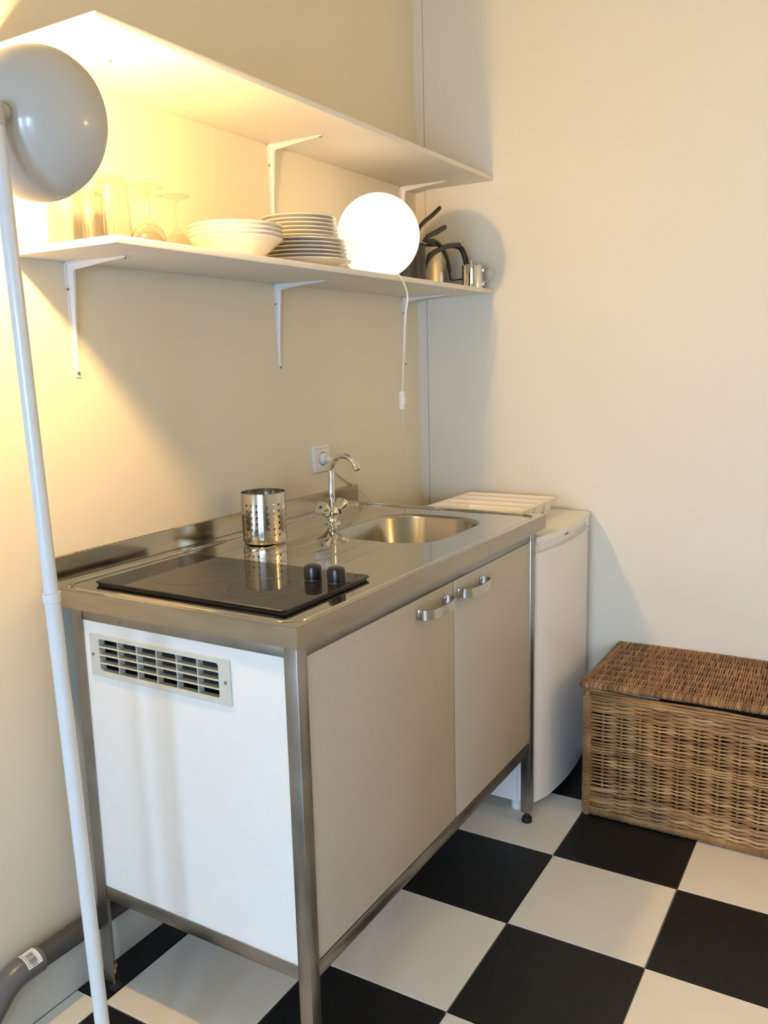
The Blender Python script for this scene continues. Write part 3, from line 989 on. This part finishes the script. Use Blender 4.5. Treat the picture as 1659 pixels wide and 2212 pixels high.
# small brand plate on the grip band
cu = bpy.data.curves.new('logo_text', 'FONT')
cu.body = 'PROLINE'
cu.size = .0085
cu.extrude = .0002
cu.align_x = 'CENTER'
cu.space_character = .92
cu.fill_mode = 'BOTH'
lg_tmp = bpy.data.objects.new('logo_tmp', cu)
COL.objects.link(lg_tmp)
dg = bpy.context.evaluated_depsgraph_get()
lme = bpy.data.meshes.new_from_object(lg_tmp.evaluated_get(dg))
bpy.data.objects.remove(lg_tmp)
lme.materials.clear()
lme.materials.append(M_PRINT)
lg = bpy.data.objects.new('logo', lme)
COL.objects.link(lg)
lg.parent = grip
lx = 1.315
lw = Vector((lx, -.6226, .7880))
lg.location = lw - Vector(grip['_w'])
lg.rotation_euler = (PI / 2, 0, 0)
lg['label'] = 'small dark brand lettering'
for x, y in ((fx0 + .030, -.545), (fx1 - .03, -.545), (fx0 + .03, -.12), (fx1 - .03, -.12)):
    obj('foot', lathe(BM(), [(0, 0), (.014, 0), (.015, .004), (.015, .020), (.012, .024), (.012, .0345), (0, .0345)], (x, y, .0003), 18), M_WPL, fr)

# ------------------------------------------------------------------ cutlery tray on the fridge
tx0, tx1, ty0, ty1, tzb, tzt = 1.160, 1.478, -.535, -.235, FZ + .0003, .869
tr = thing('cutlery_tray', ((tx0 + tx1) / 2, (ty0 + ty1) / 2, tzb), 'white plastic cutlery tray with long compartments lying on the fridge', 'tray')
cells = []
xe = [tx0 + .006, tx0 + .083, tx0 + .160, tx0 + .237, tx1 - .006]
for k in range(4):
    a, b = xe[k] + .002, xe[k + 1] - .002
    if k == 0:
        cells.append((a, ty0 + .008, b, ty1 - .108)); cells.append((a, ty1 - .104, b, ty1 - .008))
    else:
        cells.append((a, ty0 + .008, b, ty1 - .008))
bm = BM()
outer = rrect(tx0, ty0, tx1, ty1, .012, 5)
loops = [outer] + [rrect(*c, .010, 4) for c in cells]
planar(bm, loops, tzt)
loft(bm, [[(a, b, tzt) for a, b in outer], [(a, b, tzt - .003) for a, b in outer]])
for c in cells:
    lp = [rrect(c[0] + d, c[1] + d, c[2] - d, c[3] - d, max(.010 - d * .2, .003), 4) for d in (0, .001, .010, .014)]
    zz = (tzt, tzt - .004, tzb + .006, tzb)
    loft(bm, [[(a, b, z) for a, b in l] for l, z in zip(lp, zz)], cap1=True)
bmesh.ops.remove_doubles(bm, verts=bm.verts, dist=1e-5)
to = obj('compartments', bm, M_TRAY, tr, angle=40)
s = to.modifiers.new('solid', 'SOLIDIFY')
s.thickness = .0012
s.offset = 1

# ------------------------------------------------------------------ floor lamp
C = Vector((-.1625, -.305, 1.6590))
az, el = math.radians(66), math.radians(4)
A = Vector((math.sin(az) * math.cos(el), math.cos(az) * math.cos(el), math.sin(el)))
SR, SDp = .110, .090
TP = C - A * (SDp + .026)
FOOT = Vector((-.232, -.362, 0))
fl = thing('floor_lamp', FOOT, 'tall white floor lamp with a round grey dome shade facing the wall', 'floor lamp')
obj('base', lathe(BM(), [(0, .0003), (.125, .0003), (.13, .004), (.128, .012), (.03, .017), (.016, .022), (.0135, .035), (0, .035)], FOOT, 56), M_POLE, fl)
up = (TP - FOOT)
def pl(z): return FOOT + up * (z / TP.z)
zj = .955
obj('pole', tube(BM(), [pl(.02), pl(zj)], .0118, 24), M_POLE, fl, angle=50)
obj('pole', tube(BM(), [pl(zj), pl(TP.z - .012)], .0108, 24), M_POLE, fl, angle=50)
obj('pole_joint', lathe(BM(), [(.0108, .012), (.0135, .011), (.0138, .004), (.0135, -.003), (.0118, -.004)], pl(zj), 28, up.normalized()), M_POLE, fl)
bm = BM()
un = up.normalized()
lathe(bm, [(0, .0135), (.006, .0125), (.0105, .009), (.0125, .003), (.0125, -.022), (.0108, -.0225)], TP, 28, un)
obj('pole_head', bm, M_SHADE, fl)
bm = BM()
lathe(bm, [(0, -.003), (.0095, -.003), (.0105, .006), (.0110, .014), (.0105, .024), (0, .026)], TP, 24, A)
obj('shade_pivot', bm, M_SHADE, fl)
bm = BM()
SRs = (SR ** 2 + SDp ** 2) / (2 * SDp)
amax = math.asin(min(1, SR / SRs)) if SDp < SR else PI / 2
prof = []
for k in range(0, 29):
    a = amax * k / 28
    prof.append((SRs * math.sin(a), SRs * (1 - math.cos(a))))
prof[-1] = (SR, SDp)
inner = [(max(r - .0012, 0), h + (.0012 if r < SR * .9 else .0)) for r, h in reversed(prof)]
inner[-1] = (0, .0012)
lathe(bm, prof + [(SR - .0005, SDp + .0006)] + inner, C - A * SDp, 72, A)
shade = obj('lamp_shade', bm, M_SHADE, fl, angle=60)
sd = (BULB - (C - A * SDp)).normalized()
S0 = C - A * (SDp - .003)
obj('bulb_socket', lathe(BM(), [(0, 0), (.014, 0), (.016, .004), (.016, .042), (.0, .043)], S0, 20, sd), M_WPL, fl)
bm = BM()
bmesh.ops.create_icosphere(bm, subdivisions=3, radius=.0215, matrix=Matrix.Translation(BULB))
obj('bulb', bm, M_BULB, fl, angle=80)

# second warm lamp of the room, standing behind the camera's right shoulder
LX, LY, LZ = 1.05, -3.25, 1.75
l2 = thing('globe_floor_lamp', (LX, LY, 0), 'tall white floor lamp with a lit globe in the corner opposite the kitchen wall', 'floor lamp')
obj('base', lathe(BM(), [(0, .0003), (.14, .0003), (.14, .012), (.02, .02), (.012, .04), (0, .04)], (LX, LY, 0), 40), M_POLE, l2)
obj('pole', tube(BM(), [(LX, LY, .03), (LX, LY, LZ - .12)], .011, 16), M_POLE, l2)
bm = BM()
bmesh.ops.create_uvsphere(bm, u_segments=32, v_segments=20, radius=.13, matrix=Matrix.Translation((LX, LY, LZ)))
obj('glass_globe', bm, mat('lit_globe', (.9, .9, .85), .4, emit=ROOM_LAMP_COLOR, estr=ROOM_LAMP_STRENGTH), l2, angle=80)

# ------------------------------------------------------------------ drain pipe
PYY, PR, PZ = -.0440, .0230, .148
pp = thing('waste_pipe', (.0, PYY, PZ), 'grey plastic waste pipe running along the foot of the wall', 'pipe')
bend = Vector((-.192, PYY, PZ + .002))
bm = BM()
tube(bm, [(1.06, PYY, PZ - .010), (-.134, PYY, PZ + .002)], PR, 28)
obj('straight_pipe', bm, M_PIPE, pp, angle=50)
bm = BM()
d2 = Vector((-.74, -.02, -.67)).normalized()
pts = [Vector((-.126, PYY, PZ + .002)), Vector((-.159, PYY, PZ + .002))]
rr = .045
for k in range(1, 8):
    t = k / 8
    a, b = Vector((-.159, PYY, PZ + .002)), bend + d2 * .03
    pts.append(a.lerp(bend, t).lerp(bend.lerp(b, t), t))
pts += [bend + d2 * .03, bend + d2 * .115]
tube(bm, pts, [PR + .0035] * len(pts), 28)
obj('elbow', bm, mat('grey_elbow', (.12, .12, .125), .3, noise=.1, nscale=20), pp, angle=50)
bm = BM()
e = bend + d2 * .112
tube(bm, smooth_path([e - d2 * .01, e + d2 * .02, e + Vector((-.025, -.001, -.040)), Vector((e.x - .032, PYY, .02))], 5), PR, 24)
obj('straight_pipe', bm, M_PIPE, pp, angle=50)
# barcode sticker wrapped on the elbow collar
def on(xx, ang, r): return Vector((xx, PYY - r * math.cos(ang), PZ + .002 + r * math.sin(ang)))
def patch(bm, xa, xb, a0, a1, r, n=8):
    g0 = [bm.verts.new(on(xa, a0 + (a1 - a0) * k / n, r)) for k in range(n + 1)]
    g1 = [bm.verts.new(on(xb, a0 + (a1 - a0) * k / n, r)) for k in range(n + 1)]
    for k in range(n): bm.faces.new((g0[k], g0[k + 1], g1[k + 1], g1[k]))
bm = BM()
R2 = PR + .0035
patch(bm, -.166, -.134, math.radians(20), math.radians(105), R2 + .0003)
stk = tag(obj('sticker', bm, M_STICKER, pp), 'white barcode sticker')
bm = BM()
ang = 34.0
while ang < 84:
    w = random.choice((1.2, 2.0, 3.2))
    patch(bm, -.159, -.143, math.radians(ang), math.radians(ang + w), R2 + .0005, 1)
    ang += w + random.choice((1.4, 2.2))
patch(bm, -.1625, -.1615, math.radians(28), math.radians(95), R2 + .0005, 8)
patch(bm, -.157, -.145, math.radians(26), math.radians(29), R2 + .0005, 1)
tag(obj('barcode', bm, M_PRINT, stk), None, kind='stuff')

# ------------------------------------------------------------------ wicker hamper
bx0, bx1, by0, by1, bh = 1.180, 1.558, -1.345, -.728, .378
hm = thing('wicker_hamper', ((bx0 + bx1) / 2, (by0 + by1) / 2, 0), 'brown wicker hamper with its lid slightly raised, against the right wall', 'basket')
# perimeter walk: evenly spaced stakes
per = []
def walk():
    corners = [(bx0, by1), (bx0, by0), (bx1, by0), (bx1, by1)]
    for i in range(4):
        a, b = Vector(corners[i]), Vector(corners[(i + 1) % 4])
        Ln = (b - a).length
        n = round(Ln / .050)
        nrm = Vector(((b - a).y, -(b - a).x)).normalized()
        for k in range(n):
            per.append((a.lerp(b, k / n), nrm, k == 0))
walk()
cen = Vector(((bx0 + bx1) / 2, (by0 + by1) / 2))
def outn(p, nrm, corner):
    n = nrm if (p + nrm - cen).length > (p - nrm - cen).length else -nrm
    if corner: n = (p - cen).normalized()
    return n
P2 = [(p, outn(p, n, c), c) for p, n, c in per]
if len(P2) % 2: P2.append(((P2[-1][0] + P2[0][0]) / 2, P2[-1][1], False))
NP = len(P2)
bm = BM()
for p, n, c in P2:
    if c: continue
    q = p - n * .006
    tube(bm, [(q.x, q.y, .012), (q.x, q.y, bh - .008)], .0038, 6)
tag(obj('upright_stakes', bm, M_STAKE, hm), kind='stuff')
bm = BM()
for p, n, c in P2:
    if not c: continue
    q = p - n * .009
    tube(bm, [(q.x, q.y, .001), (q.x, q.y, bh - .002)], .0105, 8)
    for k in range(46):
        zz = .022 + k * .0075
        rr = .0125
        tube(bm, [(q.x + rr * math.cos(t), q.y + rr * math.sin(t), zz + .0006 * math.sin(t + k)) for t in [2 * PI * j / 8 for j in range(8)]], .0031, 5, closed=True)
tag(obj('wrapped_corner_posts', bm, M_STAKE, hm), kind='stuff')
bm = BM()
row, z = 0, .024
while z < bh - .020:
    dens = 1.0 if not (.19 < z < .215 or z < .07 or z > bh - .06) else .72
    pts = []
    amp = .0062
    wob = random.uniform(-.0010, .0010)
    ph = random.random() * 6
    twill = z < .085 or z > bh - .065
    for i, (p, n, c) in enumerate(P2):
        nx = P2[(i + 1) % NP]
        if twill:
            s = [1, 1, -.6][(i + row) % 3]
        else:
            s = 1 if (i + row // 1) % 2 else -1
        off = -.006 + amp * s if not c else -.001
        sag = .0006 * math.sin(i * .7 + ph) + .0035 * math.sin(i * .42 + .8) * (1 if .10 < z < .30 else .5)
        a = p + n * off
        pts.append(Vector((a.x, a.y, z + sag)))
        mid = (p + nx[0]) / 2
        if not c and not nx[2]:
            s2 = 0
            a = mid + n * (-.006 + amp * s * .1)
            pts.append(Vector((a.x, a.y, z + sag)))
    tube(bm, pts, .0031 + random.uniform(-.0003, .0003), 6, closed=True)
    z += .0050 * dens + random.uniform(0, .0003)
    row += 1
tag(obj('woven_sides', bm, M_WICK, hm, angle=80), kind='stuff')
# rope-like border at the foot and the top rim
bm = BM()
for zc, rr, tilt in ((.013, .0105, .006),):
    Lp = []
    corners = [(bx0, by1), (bx0, by0), (bx1, by0), (bx1, by1)]
    for i in range(4):
        a, b = Vector(corners[i]), Vector(corners[(i + 1) % 4])
        Ln = (b - a).length
        d = (b - a).normalized()
        n = int(Ln / .0064)
        for k in range(1, n):
            p = a + d * (Ln * k / n)
            rad = rr + random.uniform(-.0008, .0008)
            nn = outn(p, Vector((d.y, -d.x)), False)
            ring = []
            for j in range(7):
                t = 2 * PI * j / 7
                ring.append(Vector((p.x, p.y, zc)) + Vector((nn.x, nn.y, 0)) * (rad * .75 * math.cos(t) - .004) + Vector((0, 0, 1)) * (rad * math.sin(t)) + Vector((d.x, d.y, 0)) * (tilt * math.sin(t)))
            tube(bm, ring, .0031, 4, closed=True)
tag(obj('foot_border', bm, M_STAKE, hm, angle=80), kind='stuff')
bm = BM()
for k, (dz, off) in enumerate(((0, .001), (.006, -.004), (-.005, .003), (.002, -.009), (-.010, .001))):
    pts = []
    for i, (p, n, c) in enumerate(P2):
        a = p + n * (off + .0016 * math.sin(i * 1.3 + k * 1.9))
        pts.append(Vector((a.x, a.y, bh - .008 + dz + .0018 * math.sin(i * .9 + k * 2.2))))
    tube(bm, pts, .0042, 6, closed=True)
tag(obj('top_rim', bm, M_WICK, hm, angle=80), kind='stuff')
bm = BM()
box(bm, bx0 + .016, by0 + .016, .010, bx1 - .016, by1 - .016, bh - .012)
obj('dark_lining', bm, M_LINING, hm)
obj('pale_cloth_edge', box(BM(), bx0 + .012, by1 - .20, bh - .011, bx0 + .05, by1 - .07, bh + .004, .002), M_SHEET, hm)
# lid: rods along its length, weavers across
lid_z0 = bh + .0135
lx0, lx1, ly0, ly1 = bx0 - .004, bx1 + .002, by0 - .004, by1 + .006
def lidz(x, y):
    t = (y - ly1) / (ly0 - ly1)
    return lid_z0 + .022 * max(0, (lx1 - x) / (lx1 - lx0)) * t * 0.6 + .004 * math.sin(PI * t) - .002 * math.sin(PI * (x - lx0) / (lx1 - lx0))
bm = BM()
nr = 8
rods = [lx0 + .022 + (lx1 - lx0 - .044) * k / (nr - 1) for k in range(nr)]
for rx in rods:
    tube(bm, [(rx, ly0 + (ly1 - ly0) * t / 12, lidz(rx, ly0 + (ly1 - ly0) * t / 12)) for t in range(13)], .0040, 6)
tag(obj('lid_rods', bm, M_STAKE, hm), kind='stuff')
bm = BM()
y, k = ly1 - .012, 0
while y > ly0 + .010:
    pts = []
    s0 = 1 if k % 2 else -1
    xs_ = [lx0 + .008]
    sg = [0]
    for q, rx in enumerate(rods):
        xs_.append(rx); sg.append(s0 * (1 if q % 2 else -1))
        if q < nr - 1:
            xs_.append((rx + rods[q + 1]) / 2); sg.append(0)
    xs_.append(lx1 - .008); sg.append(0)
    jit = random.uniform(-.0008, .0008)
    for x, s in zip(xs_, sg):
        pts.append(Vector((x, y + jit + .0008 * math.sin(x * 60 + k), lidz(x, y) + .0068 * s)))
    tube(bm, pts, .0030 + random.uniform(-.0004, .0004), 5)
    y -= .0034
    k += 1
tag(obj('lid_weave', bm, M_WICKL, hm, angle=80), kind='stuff')
bm = BM()
cor = [(lx0, ly1), (lx0, ly0), (lx1, ly0), (lx1, ly1)]
for i in range(4):
    a, b = Vector(cor[i]), Vector(cor[(i + 1) % 4])
    Ln = (b - a).length
    d = (b - a).normalized()
    n = int(Ln / .0062)
    tube(bm, [(a.x + d.x * Ln * t / 10, a.y + d.y * Ln * t / 10, lidz(a.x + d.x * Ln * t / 10, a.y + d.y * Ln * t / 10)) for t in range(11)], .008, 6)
    for k in range(0, n + 1):
        p = a + d * (Ln * k / n)
        nn = Vector((d.y, -d.x))
        rad = .0098 + random.uniform(-.0008, .0008)
        ring = []
        for j in range(9):
            t = 2 * PI * j / 9
            ring.append(Vector((p.x, p.y, lidz(p.x, p.y))) + Vector((nn.x, nn.y, 0)) * (rad * 1.1 * math.cos(t)) + Vector((0, 0, 1)) * (rad * .85 * math.sin(t)) + Vector((d.x, d.y, 0)) * (.003 * math.sin(t)))
        tube(bm, ring, .0031, 6, closed=True)
tag(obj('lid_border', bm, M_WICKL, hm, angle=80), kind='stuff')
obj('lid_lining', box(BM(), lx0 + .014, ly0 + .014, lid_z0 - .010, lx1 - .014, ly1 - .014, lid_z0 - .0085), M_LINING, hm)

for o in bpy.data.objects:
    if '_w' in o: del o['_w']
